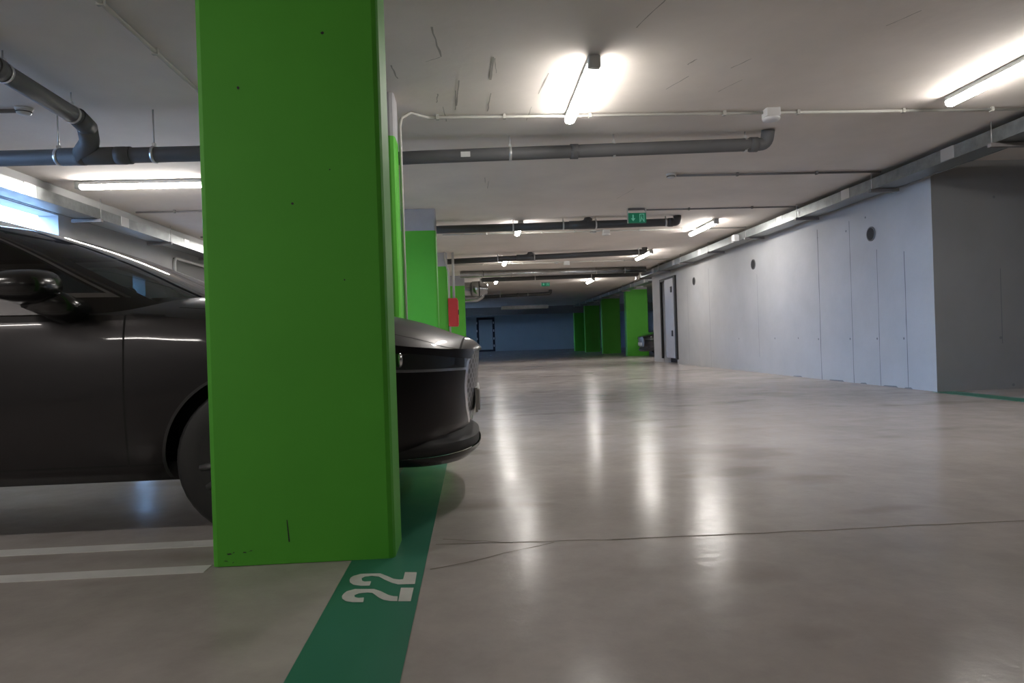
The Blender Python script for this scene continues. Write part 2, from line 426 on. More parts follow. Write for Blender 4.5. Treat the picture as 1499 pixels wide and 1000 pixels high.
# ------------------------------------------------------------------ floor markings
st = tag(link('bay_stripe', B(-.468, -.196, -1.0, 16.0, .0004, .002), 'stripe'), 'wide green painted floor stripe marked 22, running under the nearest pillar and the car', 'floor marking', kind='thing')
def flat(pts, z):
    bm = bmesh.new()
    lo = bm.faces.new([bm.verts.new((x, y, z)) for x, y in pts])
    bm.normal_update()
    if lo.normal.z < 0: lo.normal_flip()
    bmesh.ops.triangulate(bm, faces=bm.faces[:], ngon_method='EAR_CLIP')
    return bm
NUM = [[(-0.435,2.147),(-0.434,2.168),(-0.428,2.188),(-0.405,2.205),(-0.344,2.197),(-0.317,2.172),(-0.29,2.137),(-0.274,2.125),(-0.26,2.122),(-0.257,2.082),(-0.279,2.086),(-0.3,2.098),(-0.318,2.12),(-0.343,2.162),(-0.36,2.168),(-0.385,2.164),(-0.397,2.152),(-0.393,2.134),(-0.381,2.126),(-0.364,2.127),(-0.36,2.089),(-0.393,2.093),(-0.415,2.104),(-0.43,2.126)],
       [(-0.258,2.195),(-0.217,2.189),(-0.216,2.075),(-0.254,2.08)],
       [(-0.438,2.293),(-0.438,2.317),(-0.432,2.332),(-0.41,2.349),(-0.343,2.343),(-0.318,2.315),(-0.292,2.283),(-0.272,2.272),(-0.259,2.274),(-0.26,2.343),(-0.219,2.336),(-0.216,2.222),(-0.27,2.226),(-0.293,2.245),(-0.318,2.275),(-0.344,2.311),(-0.368,2.322),(-0.392,2.318),(-0.4,2.303),(-0.394,2.279),(-0.384,2.27),(-0.363,2.271),(-0.362,2.229),(-0.391,2.232),(-0.417,2.245),(-0.432,2.269)]]
bm = bmesh.new()
for pts in NUM:
    b2 = flat(pts, .0032); me = bpy.data.meshes.new('tmp'); b2.to_mesh(me); b2.free(); bm.from_mesh(me); bpy.data.meshes.remove(me)
nb = link('bay_number', bm, 'number', st); nb['label'] = 'white stencilled number 22'
tag(link('bay_line', B(-5.0, -.975, 2.455, 2.535, .0004, .002), 'white'), 'white painted bay line on the floor, running to the front foot of the nearest pillar', 'floor marking', 'white bay lines beside the car', 'thing')
tag(link('bay_line', B(-5.0, -.975, 2.78, 2.87, .0004, .002), 'white'), 'white painted bay line on the floor close beside the car, behind the other white line', 'floor marking', 'white bay lines beside the car', 'thing')
tag(link('bay_stripe', B(5.43, 5.70, -1.0, 7.84, .0004, .002), 'stripe'), 'green painted floor stripe running out from the corner of the concrete wall', 'floor marking', kind='thing')

# ------------------------------------------------------------------ lamps
def lamp(x, y0, y1, label, along='Y', lit=True):
    L = y1-y0
    e = empty('mounted_batten_lamp', (x, (y0+y1)/2, H) if along == 'Y' else ((y0+y1)/2, x, H), label, 'ceiling lamp', 'tube lamps on the ceiling')
    if along == 'X': e.rotation_euler = (0, 0, -PI/2)
    bm = B(-.042, .042, -L/2+.02, L/2-.006, -.052, -.012); box(bm, -.02, .02, -L/2+.1, L/2-.1, -.012, 0); link('lamp_housing', bm, 'lampgrey', e)
    bm = bmesh.new()
    prof = [(.043, -.048), (.044, -.064), (.037, -.084), (.021, -.093), (0, -.097)]
    prof = prof + [(-a, b) for a, b in prof[-2::-1]]
    ra = [[bm.verts.new((a, y, b)) for a, b in prof] for y in (-L/2+.03, L/2-.004)]
    for i in range(len(prof)-1):
        f = bm.faces.new((ra[0][i], ra[0][i+1], ra[1][i+1], ra[1][i])); f.smooth = True
    bm.faces.new((ra[0][-1], ra[0][0], ra[1][0], ra[1][-1]))
    bm.faces.new(ra[0]); bm.faces.new(ra[1][::-1])
    bmesh.ops.recalc_face_normals(bm, faces=bm.faces)
    link('diffuser', bm, 'tube' if lit else 'offwhite', e)
    bm = B(-.045, .045, -L/2-.03, -L/2+.028, -.094, -.005); bev(bm, .012); link('end_cap', bm, 'lampgrey', e)
    bm = B(-.040, .040, L/2-.004, L/2+.012, -.085, -.008); bev(bm, .006); link('end_cap', bm, 'plastic', e)
    return e
lamp(.90, 4.72, 5.93, 'lit tube lamp with a grey end cap, largest lamp over the aisle middle')
lamp(4.13, 4.35, 5.62, 'lit tube lamp by the upper right edge, above the near end of the cable tray')
lamp(4.20, 11.45, 12.80, 'lit tube lamp beyond the exit sign, close to the right cable tray')
lamp(.84, 11.25, 12.25, 'lit tube lamp behind the second drain pipe, seen as a bright spot')
lamp(.82, 15.95, 17.15, 'lit tube lamp behind the third drain pipe, seen as a bright spot')
lamp(4.10, 15.35, 16.7, 'lit tube lamp by the end of the third drain pipe')
lamp(4.0, 22.3, 23.5, 'lit tube lamp right of the far exit sign')
lamp(.78, 21.3, 22.5, 'lit tube lamp beside the big silver duct')
lamp(8.02, -4.42, -3.04, 'lit tube lamp over the left bays, behind the car and set crosswise', 'X')
lamp(13.6, -4.42, -3.04, 'lit tube lamp set crosswise over the third pair of left bays', 'X')
lamp(19.2, -4.42, -3.04, 'lit tube lamp set crosswise over the left bays beside the red box', 'X')
lamp(22.4, 6.4, 7.7, 'added unseen tube lamp behind the end of the right wall, over the black car', 'X')  # added out of sight to brighten the far green pillars
lamp(1.0, -4.42, -3.04, 'added unseen tube lamp set crosswise over the bay beside the camera', 'X')  # fill lamp added out of frame for the near floor and pillar
lamp(-3.4, -4.9, -3.55, 'added unseen tube lamp set crosswise over the bays far behind the camera', 'X')  # added out of frame to put a streak on the car's side
lamp(1.2, -7.4, -6.0, 'added unseen tube lamp over the aisle behind the camera')  # extra lamp added out of frame for fill and door highlights

# ------------------------------------------------------------------ conduits, boxes, detectors
def conduit(name, pts, rad, m, label, cat, clips=(), group=None, r=.05, axis='X'):
    e = empty(name, pts[0], label, cat, group)
    off = Vector(pts[0])
    link('tube', T([Vector(p)-off for p in pts], rad, 10, r), m, e)
    for c in clips:
        if axis == 'X': bm = B(-.012, .012, -rad-.006, rad+.006, -rad-.006, H-c[2])
        else: bm = B(-rad-.006, rad+.006, -.012, .012, -rad-.006, H-c[2])
        o = link('clip', bm, m, e, Vector(c)-off)
    return e
zc = H-.022
conduit('ceiling_conduit', [(-.545, 5.62, .05), (-.545, 5.62, 2.56), (-.535, 5.66, 2.64), (-.47, 5.80, zc), (-.33, 5.93, zc), (XR-.35, 5.93, zc)], .013, 'conduit',
        'white conduit across the ceiling past the nearest lamp and down the second pillar', 'conduit',
        [(-.25, 5.93, zc), (.33, 5.93, zc), (1.08, 5.93, zc), (2.28, 5.93, zc), (2.95, 5.93, zc), (3.92, 5.93, zc), (4.75, 5.93, zc)], 'conduits')
conduit('ceiling_conduit', [(-2.0, 3.2, zc), (-2.0, 5.93, zc), (-.9, 5.93, zc)], .014, 'conduit', 'pale conduit running along the ceiling to the back of the nearest pillar, upper left', 'conduit', [(-2.0, 3.9, zc), (-2.0, 4.55, zc)], 'conduits', axis='Y')
conduit('ceiling_conduit', [(-.5, 12.38, zc), (XR-.4, 12.38, zc)], .013, 'conduit', 'thin white conduit across the ceiling behind the second drain pipe', 'conduit', [(x, 12.38, zc) for x in (.3, 1.3, 1.9, 3.1, 3.9)], 'conduits')
conduit('ceiling_conduit', [(-.5, 17.25, zc), (XR-.4, 17.25, zc)], .013, 'conduit', 'thin white conduit across the ceiling behind the third drain pipe', 'conduit', [(x, 17.25, zc) for x in (.3, 1.3, 3.1, 3.9)], 'conduits')
conduit('ceiling_conduit', [(-4.62, 9.75, zc), (-2.9, 9.75, zc), (-1.2, 9.75, zc)], .013, 'greycable', 'thin grey conduit across the ceiling over the left bays, below the crosswise lamp', 'conduit', [(x, 9.75, zc) for x in (-4.1, -3.1)], 'conduits')
conduit('detector_conduit', [(2.54, 8.22, zc), (5.12, 8.22, zc)], .014, 'greycable', 'dark grey conduit from the ceiling smoke detector over to the right cable tray', 'conduit', [(x, 8.22, zc) for x in (3.3, 4.3)], 'conduits')
conduit('detector_conduit', [(-5.1, 5.62, zc), (-3.56, 5.62, zc)], .016, 'greycable', 'dark grey conduit running to the smoke detector at the far left', 'conduit', [], 'conduits')
conduit('sign_conduit', [(2.70, 10.42, zc), (5.12, 10.42, zc), (5.14, 10.42, 2.68)], .012, 'greycable', 'thin dark conduit from the nearest exit sign to the right cable tray', 'conduit', [(x, 10.42, zc) for x in (3.4, 4.4)], 'conduits', r=.02)
conduit('ceiling_conduit', [(-4.62, 12.0, zc), (-1.2, 12.0, zc)], .013, 'greycable', 'second thin grey conduit over the left bays, beyond the crosswise lamp', 'conduit', [], 'conduits')

def junction(x, y, label, s=1.0):
    e = empty('mounted_junction_box', (x, y, H), label, 'junction box', 'ceiling boxes')
    bm = B(-.062*s, .062*s, -.06*s, .06*s, -.075*s, 0); bev(bm, .006); link('box_body', bm, 'plastic', e)
    bm = bmesh.new(); lathe(bm, [(.075*s, -.075*s), (.078*s, -.085*s), (.07*s, -.10*s), (.045*s, -.106*s), (.01*s, -.107*s)], 22); link('cover', bm, 'plastic', e)
junction(2.69, 5.90, 'white junction box with a round cover on the nearest ceiling conduit')
junction(2.48, 12.38, 'white box on the conduit behind the second drain pipe')
junction(2.42, 17.25, 'white box on the conduit behind the third drain pipe')
def detector(x, y, label, s=1.0):
    e = empty('smoke_detector', (x, y, H), label, 'smoke detector', 'smoke detectors')
    bm = bmesh.new(); lathe(bm, [(.058*s, 0), (.058*s, -.014), (.05*s, -.02)], 22); link('mounting_base', bm, 'offwhite', e)
    bm = bmesh.new(); lathe(bm, [(.048*s, -.02), (.052*s, -.03), (.046*s, -.045), (.028*s, -.054), (.006*s, -.056)], 22); link('detector_head', bm, 'plastic', e)
    bm = bmesh.new(); lathe(bm, [(.053*s, -.031), (.053*s, -.039)], 22); link('sensor_slot', bm, 'dark', e)
detector(2.47, 8.22, 'white smoke detector on the ceiling at the end of the dark conduit')
detector(-3.50, 5.62, 'white smoke detector on the ceiling above the car, far left', 1.1)
detector(2.25, 12.42, 'small white smoke detector beside the box behind the second drain pipe', 1.1)
detector(2.17, 17.3, 'small white smoke detector beside the box behind the third drain pipe', 1.1)
# camera box on the tray
bm = B(-.05, .05, -.06, .06, -.06, .06); bev(bm, .01)
tag(link('mounted_tray_box', bm, 'plastic', None, (4.98, 12.6, 2.57)), 'small white box fixed to the side of the right cable tray', 'junction box')

# ------------------------------------------------------------------ exit signs
def exit_sign(x, y, z, label, s=1.0):
    e = empty('exit_sign', (x, y, H), label, 'exit sign', 'green exit signs')
    z -= H; w, h = .14*s, .078*s
    bm = B(-w, w, -.012, .012, z-h, z+h); bev(bm, .003, 1); link('sign_panel', bm, 'exitgreen', e)
    bm = B(-w, w-.02, -.03, .03, -.03, 0); bev(bm, .006); link('sign_housing', bm, 'greycable', e)
    link('side_bracket', B(-w-.012, -w+.002, -.01, .01, z-h, -.005), 'offwhite', e); link('side_bracket', B(w-.006, w+.004, -.01, .01, z+h, -.005), 'offwhite', e)
    bm = bmesh.new(); Y = -.0135
    def q(*p): bm.faces.new([bm.verts.new((a*s, Y, z+b*s)) for a, b in p])
    q((.022, -.062), (.110, -.062), (.110, .062), (.022, .062)) if False else None
    # door outline
    q((.035, -.062), (.046, -.062), (.046, .062), (.035, .062)); q((.099, -.062), (.11, -.062), (.11, .062), (.099, .062)); q((.046, .051), (.099, .051), (.099, .062), (.046, .062))
    # running figure
    q((.062, .03), (.070, .022), (.078, .03), (.070, .038)); q((.058, -.012), (.072, -.012), (.078, .018), (.064, .018))
    q((.060, -.010), (.048, -.05), (.057, -.05), (.069, -.010)); q((.066, -.012), (.084, -.03), (.088, -.052), (.096, -.05), (.092, -.024), (.074, -.006))
    link('escape_figure', bm, 'exitwhite', e); bm = bmesh.new()
    q((-.075, .05), (-.055, .05), (-.055, -.005), (-.075, -.005)); q((-.10, -.005), (-.065, -.05), (-.03, -.005))
    link('arrow', bm, 'exitwhite', e)
exit_sign(2.57, 10.38, 2.60, 'green exit sign with a white arrow hanging in front of the second drain pipe')
exit_sign(2.53, 23.4, 2.69, 'small green exit sign hanging at the far end of the lit aisle', 1.05)

# ------------------------------------------------------------------ drain pipes
def pipe(name, runs, rad, m, label, group, hangers=(), couplings=(), extra=None, r=.16):
    e = empty(name, runs[0][0], label, 'drain pipe', group); off = Vector(runs[0][0])
    for i, pts in enumerate(runs):
        link('pipe_run', T([Vector(p)-off for p in pts], rad, 20, r), m, e)
    for c, ax in couplings:
        bm = bmesh.new(); ring(bm, (0, 0, 0), ax, rad, rad+.009, .075); link('coupling', bm, m, e, Vector(c)-off)
    for c, ax in hangers:
        h = link('hanger', T([(0, 0, rad), (0, 0, H-c[2])], .006, 8), 'clamp', e, Vector(c)-off)
        bm = bmesh.new(); ring(bm, (0, 0, 0), ax, rad, rad+.006, .025)
        box(bm, -.012, .012, -.015, .015, rad, rad+.03); link('clamp_ring', bm, 'clamp', h)
    if extra: extra(e, off)
    return e
X = (1, 0, 0); Yv = (0, 1, 0)
def zl(x): return 2.375+(x+3.747)*.0077+.0
def e1(e, off):
    o = link('sticker', B(-.045, .045, -.003, 0, -.025, .025), 'plastic', e, Vector((-.02, 6.505, 2.565))-off); o['label'] = 'white sticker'
pipe('drain_pipe', [[(2.93, 6.50, H), (2.93, 6.55, 2.625), (-.5, 6.57, 2.56), (-1.30, 6.57, 2.53)]], .0625, 'pvc',
     'grey drain pipe with a white sticker crossing the aisle ceiling, ending in an elbow', 'drain pipes',
     [((.41, 6.57, 2.578), X), ((1.42, 6.57, 2.597), X), ((2.72, 6.56, 2.622), X)], [((1.03, 6.57, 2.59), X), ((2.80, 6.555, 2.623), X)], e1, .13)
def wye(e, off):
    for nm, bm in (('branch_fitting', T([Vector(p)-off for p in ((-3.12, 5.70, zl(-3.12)), (-3.0, 5.62, 2.47), (-2.955, 5.50, 2.56))], .072, 18, .12)),
                   ('branch_fitting', T([Vector(p)-off for p in ((-2.955, 5.52, 2.55), (-2.955, 5.36, 2.592))], .070, 18))):
        link(nm, bm, 'pvc', e)
    bm = T([Vector(p)-off for p in ((-3.27, 5.70, zl(-3.27)), (-2.72, 5.70, zl(-2.72)))], .070, 18); link('branch_fitting', bm, 'pvc', e)
pipe('drain_pipe', [[(XL, 5.70, zl(XL)), (-1.45, 5.70, zl(-1.45)), (-1.45, 6.56, zl(-1.45)+.12), (-1.31, 6.57, 2.53)], [(-2.97, 4.36, H), (-2.96, 4.38, 2.615), (-2.955, 5.40, 2.585)]], .0625, 'pvc',
     'grey drain pipe with a diagonal branch hanging over the car, left of the nearest pillar', 'drain pipes',
     [((-3.29, 5.70, zl(-3.29)), X), ((-2.54, 5.70, zl(-2.54)), X), ((-2.957, 5.30, 2.588), Yv), ((-2.96, 4.56, 2.610), Yv)],
     [((-3.12, 5.70, zl(-3.12)-.0), X), ((-2.80, 5.70, zl(-2.8)), X), ((-2.96, 4.49, 2.610), Yv), ((-2.965, 4.37, 2.71), (0, 0, 1))], wye, .16)
def tee(x, y, z, H1=H):
    def f(e, off):
        link('branch_fitting', T([Vector(p)-off for p in ((x-.18, y, z), (x-.02, y, z+.02), (x+.03, y, H1))], .066, 16, .1), 'pvcdark', e)
        link('branch_fitting', T([Vector(p)-off for p in ((x-.30, y, z), (x+.12, y, z))], .072, 16), 'pvcdark', e)
    return f
pipe('drain_pipe', [[(3.42, 11.10, H), (3.42, 11.10, 2.645), (-1.2, 11.10, 2.605)]], .065, 'pvcdark', 'dark drain pipe behind the nearest exit sign', 'drain pipes',
     [((.70, 11.1, 2.622), X), ((1.52, 11.1, 2.63), X), ((2.06, 11.1, 2.634), X), ((3.22, 11.1, 2.643), X)], [((3.30, 11.1, 2.643), X)], tee(1.92, 11.1, 2.633), .12)
pipe('drain_pipe', [[(3.86, 15.0, H), (3.86, 15.0, 2.655), (-1.2, 15.6, 2.605), ]], .063, 'pvcdark', 'dark drain pipe, third one across the aisle ceiling', 'drain pipes',
     [((.60, 15.39, 2.623), X), ((1.42, 15.29, 2.631), X), ((3.72, 15.02, 2.653), X)], [], tee(1.32, 15.30, 2.630), .12)
pipe('drain_pipe', [[(5.0, 20.4, H), (5.0, 20.4, 2.655), (.30, 20.5, 2.625)]], .065, 'pvcdark', 'dark drain pipe just beyond the galvanised cross duct', 'drain pipes',
     [((1.9, 20.47, 2.635), X), ((3.6, 20.43, 2.645), X)], [], None, .12)
pipe('drain_pipe', [[(3.1, 27.0, H), (3.1, 27.0, 2.60), (.2, 27.0, 2.53)]], .065, 'pvcdark', 'dark drain pipe in the dim far end behind the big silver duct', 'drain pipes',
     [((1.1, 27, 2.55), X), ((2.2, 27, 2.58), X)], [((1.8, 27, 2.57), X)], None, .12)

# ------------------------------------------------------------------ ducts and cable trays
def tray(x0, x1, y0, y1, zt, zb, label, inner, rods=True):
    e = empty('cable_tray', ((x0+x1)/2, y0, zb), label, 'cable tray', 'galvanised cable trays')
    c = (x0+x1)/2; w = (x1-x0)/2; h = zt-zb; n = int((y1-y0)/2.0)
    bm = bmesh.new(); L = y1-y0
    box(bm, -w, w, 0, L, 0, .004)
    link('tray_bottom', bm, 'galv', e)
    for s in (-1, 1):
        bm = bmesh.new(); box(bm, s*w-.0025, s*w+.0025, 0, L, 0, h); a = s*w; box(bm, min(a, a-s*.025), max(a, a-s*.025), 0, L, h, h+.004)
        box(bm, min(a, a+s*.012), max(a, a+s*.012), 0, L, -.006, .002)
        link('side_rail', bm, 'galv', e)
    for i in range(n+1):
        y = min(L-.05, .35+i*2.0)
        bm = bmesh.new(); box(bm, -w-.05, w+.04, y-.025, y+.025, -.045, -.006); o = link('support_bracket', bm, 'greycable', e)
        bm = bmesh.new()
        for s in (-1, 1): sweep(bm, [(s*(w+.025), y, -.03), (s*(w+.025), y, H-zb)], .005, 6)
        link('threaded_rod', bm, 'clamp', o)
        bm = bmesh.new(); box(bm, -w-.006, -w+.002, y+.55, y+.75, .004, h+.006) if inner < 0 else box(bm, w-.002, w+.006, y+.55, y+.75, .004, h+.006)
        link('joint_plate', bm, 'clamp', o)
    # cables lying in the tray
    bm = bmesh.new()
    for k in range(5): sweep(bm, [(-w+.03+k*.045, .02, .018), (-w+.035+k*.045, L/2, .018), (-w+.03+k*.045, L-.02, .018)], .011, 6)
    link('cable_bundle', bm, 'dark', e)
tray(5.10, 5.38, 2.0, 20.4, 2.675, 2.545, 'galvanised cable tray hung along the top of the right concrete wall', -1)
tray(5.75, 6.0, 21.5, 38.0, 2.68, 2.56, 'galvanised cable tray running on past the end of the right wall towards the far pillars', -1)
tray(-4.98, -4.70, 4.6, 33.0, 2.625, 2.50, 'galvanised cable tray hung along the left wall above the car', 1)

def duct(name, pts, rad, m, label, rings=(), r=.1, cat='duct'):
    e = empty(name, pts[0], label, cat); off = Vector(pts[0])
    link('duct_run', T([Vector(p)-off for p in pts], rad, 28, r), m, e)
    for c, ax, w, dr in rings:
        bm = bmesh.new(); ring(bm, (0, 0, 0), ax, rad, rad+dr, w, 28); link('duct_collar', bm, m, e, Vector(c)-off)
    return e
duct('hanging_cross_duct', [(-.32, 19.0, 2.655), (4.9, 19.0, 2.655)], .085, 'ductsteel', 'long thin galvanised duct crossing the aisle ceiling between the far drain pipes',
     [((x, 19.0, 2.655), X, .03, .008) for x in (.3, 1.1, 1.9, 2.7, 3.5, 4.3)])
bg = duct('ventilation_duct', [(-1.6, 21.0, 2.40), (.10, 21.0, 2.40)], .21, 'ductsteel', 'big silver ventilation duct ending over the aisle behind the red box',
     [((-.28, 21, 2.40), X, .05, .012), ((.02, 21, 2.40), X, .05, .012)])
bm = bmesh.new(); lathe(bm, [(.235, -.12), (.24, .12), (.19, .20), (.17, .24), (.17, .34), (.12, .36), (.02, .37)], 28, 'X'); link('duct_silencer', bm, 'ductsteel', bg, (1.72, 0, 0))
bm = bmesh.new(); sweep(bm, [(0, 0, .25), (0, 0, H-2.40)], .008, 8); link('hanger', bm, 'clamp', bg, (1.3, 0, 0))
bm = bmesh.new(); sweep(bm, [(0, 0, .24), (0, 0, H-2.40)], .008, 8); link('hanger', bm, 'clamp', bg, (1.86, 0, 0))
bm = bmesh.new(); lathe(bm, [(.24, -.02), (.24, .02)], 28, 'X'); link('duct_flange', bm, 'dark', bg, (1.82, 0, 0))
duct('hanging_pipe', [(-1.6, 21.5, 2.10), (.15, 21.5, 2.10), (.32, 21.5, 2.2), (.32, 21.5, H)], .07, 'ductsteel', 'smaller silver pipe just under the big ventilation duct', [], .12)
bm = B(1.5, 4.0, 36.0, 36.7, 2.42, 2.62); bev(bm, .01)
db = tag(link('flat_duct', bm, 'ductsteel'), 'flat galvanised duct under the ceiling of the dim far end', 'duct')
for x in (1.8, 3.7): link('hanger', T([(x, 36.3, 2.62), (x, 36.3, H)], .008, 6), 'clamp', db)

# red box on the fourth pillar, with its pipe
e = empty('hose_cabinet', (-.53, 15.14, 1.13), 'red box fixed to the side of a green pillar, above the car bonnet', 'hose cabinet')
bm = B(0, .2, -.30, .30, 0, .61); bev(bm, .012); link('cabinet_body', bm, 'red', e)
bm = B(.2, .212, -.27, .27, .03, .58); bev(bm, .004, 1); d = link('cabinet_door', bm, 'red', e)
bm = B(.212, .23, -.24, -.21, .25, .36); bev(bm, .004, 1); link('handle', bm, 'dark', d)
bm = B(0, .03, -.05, .05, -1.13, 0); link('feed_pipe', bm, 'offwhite', e)
conduit('riser_pipe', [(-.40, 14.95, 1.745), (-.40, 14.95, 2.45), (-.40, 15.0, H)], .028, 'conduit', 'cream pipe rising from the red box to the ceiling', 'pipe', [], None, .05)
conduit('pillar_conduit', [(-.50, 14.93, .02), (-.50, 14.93, 2.3), (-.57, 14.9, 2.6), (-.57, 14.9, H)], .02, 'conduit', 'cream conduit running down the corner of the pillar with the red box', 'conduit', [], 'conduits', .08)

# ------------------------------------------------------------------ cars
ND = 2.23                                   # nose station in car space (x forward)
AEX, BEX = 2.2, 2.6
def front_xy(th, Lf):
    return Lf*(1-max(0, math.cos(th))**(2/AEX)), max(0, math.sin(th))**(2/BEX)
WZ = ([.15, .22, .30, .45, .60, .75, .86, .92, .945], [.74, .825, .868, .890, .8975, .893, .882, .868, .852])
NZ = ([.16, .20, .25, .30, .345, .39, .45, .60, .70, .745, .78], [.16, .07, .02, .015, .075, .045, .030, .012, .003, .0, .0])
RZ = ([.2, .3, .45, .6, .7, .85, .95], [.14, .06, .01, .0, .03, .09, .16])
ZS = ([0, .1, .3, .6, 1.0, 1.5, 2.6, 3.6, 4.3, 4.46], [.745, .748, .765, .815, .885, .940, .950, .965, .975, .95])
ZB = ([0, .25, .6, 1.3, 3.2, 3.8, 4.3, 4.46], [.20, .22, .25, .25, .245, .25, .28, .30])
ZC = ([0, .035, .07, .153, .28, .463, .8, 1.2, 1.6, 3.6, 4.2, 4.46], [.752, .785, .803, .832, .880, .928, .985, 1.035, 1.045, 1.05, 1.03, .97])
CL = 4.46
def W(d): return hermite(d, [0, 1.0, 2.0, 3.2, 4.0, 4.46], [.975, 1.0, 1.0, 1.0, .985, .95])
def contour():
    """list of (s along the car, width factor, region) from nose centre round to tail centre"""
    out = []; n = 30
    for i in range(n+1):
        s, w = front_xy(PI/2*i/n, .72); out.append((s, w))
    s = .72; 
    while s < 3.85: s += .05; out.append((min(s, 3.87), 1.0))
    for i in range(1, 19):
        a, w = front_xy(PI/2*(18-i)/18, .56); out.append((CL-a, w))
    return out
CT = contour()
NV = 26
def shell_point(s, w, v):
    zb, zs = hermite(s, *ZB), hermite(s, *ZS)
    z = zb+(zs-zb)*v
    kf = max(0, 1-s/.62)**1.5; kr = max(0, 1-(CL-s)/.6)**1.5
    # section widths are given for a .945 shoulder: stretch with it
    zr = .15+(z-zb)/(zs-zb)*(.945-.15)*(1 if zs > .9 else 1)
    zr = z*(1-kf)*(1) + 0 if False else (z if zs > .93 else .15+(z-zb)/(zs-zb)*.795*(.5)+.5*(z-.15 if z > .15 else 0))
    zr = min(.945, max(.15, zr))
    y = hermite(zr, *WZ)*W(s)*w
    d = s + hermite(z, *NZ)*kf - hermite(z, *RZ)*kr
    return Vector((ND-d, y, z))
def cut(bm, f):
    """split every face of bm along f = 0"""
    val = {v: f(v.co) for v in bm.verts}
    new = set()
    for e in list(bm.edges):
        a, b = e.verts; fa, fb = val[a], val[b]
        if fa*fb < 0 and abs(fa) > 1e-7 and abs(fb) > 1e-7:
            t = fa/(fa-fb)
            # refine
            A, Bc = a.co.copy(), b.co.copy(); lo, hi = (0, 1)
            for _ in range(12):
                m = (lo+hi)/2
                if f(A+(Bc-A)*m)*fa > 0: lo = m
                else: hi = m
            _, nv = bmesh.utils.edge_split(e, a, (lo+hi)/2)
            val[nv] = 0.0; new.add(nv)
    zero = {v for v in bm.verts if abs(val.get(v, 1)) < 1e-7} | new
    for fc in list(bm.faces):
        vs = [v for v in fc.verts if v in zero]
        if len(vs) == 2:
            a, b = vs
            if not any(b in ed.verts for ed in a.link_edges):
                try: bmesh.utils.face_split(fc, a, b)
                except Exception: pass
def split_out(bm, cls):
    """sort faces by class and return {class: bmesh}"""
    groups = {}
    for f in bm.faces:
        c = cls(f.calc_center_median(), f)
        if c: groups.setdefault(c, []).append(f)
    out = {}
    for c, fs in groups.items():
        b = bmesh.new(); vm = {}
        for f in fs:
            vs = []
            for v in f.verts:
                if v not in vm: vm[v] = b.verts.new(v.co)
                vs.append(vm[v])
            try: nf = b.faces.new(vs); nf.smooth = True
            except ValueError: pass
        out[c] = b
    return out
def hwg(z):    # half width of the grille mouth
    return hermite(z, [.36, .40, .47, .58, .68, .735], [.26, .36, .43, .465, .45, .37])
WXF, WXR = ND-.965, ND-.965-2.725          # wheel stations
RA = .362
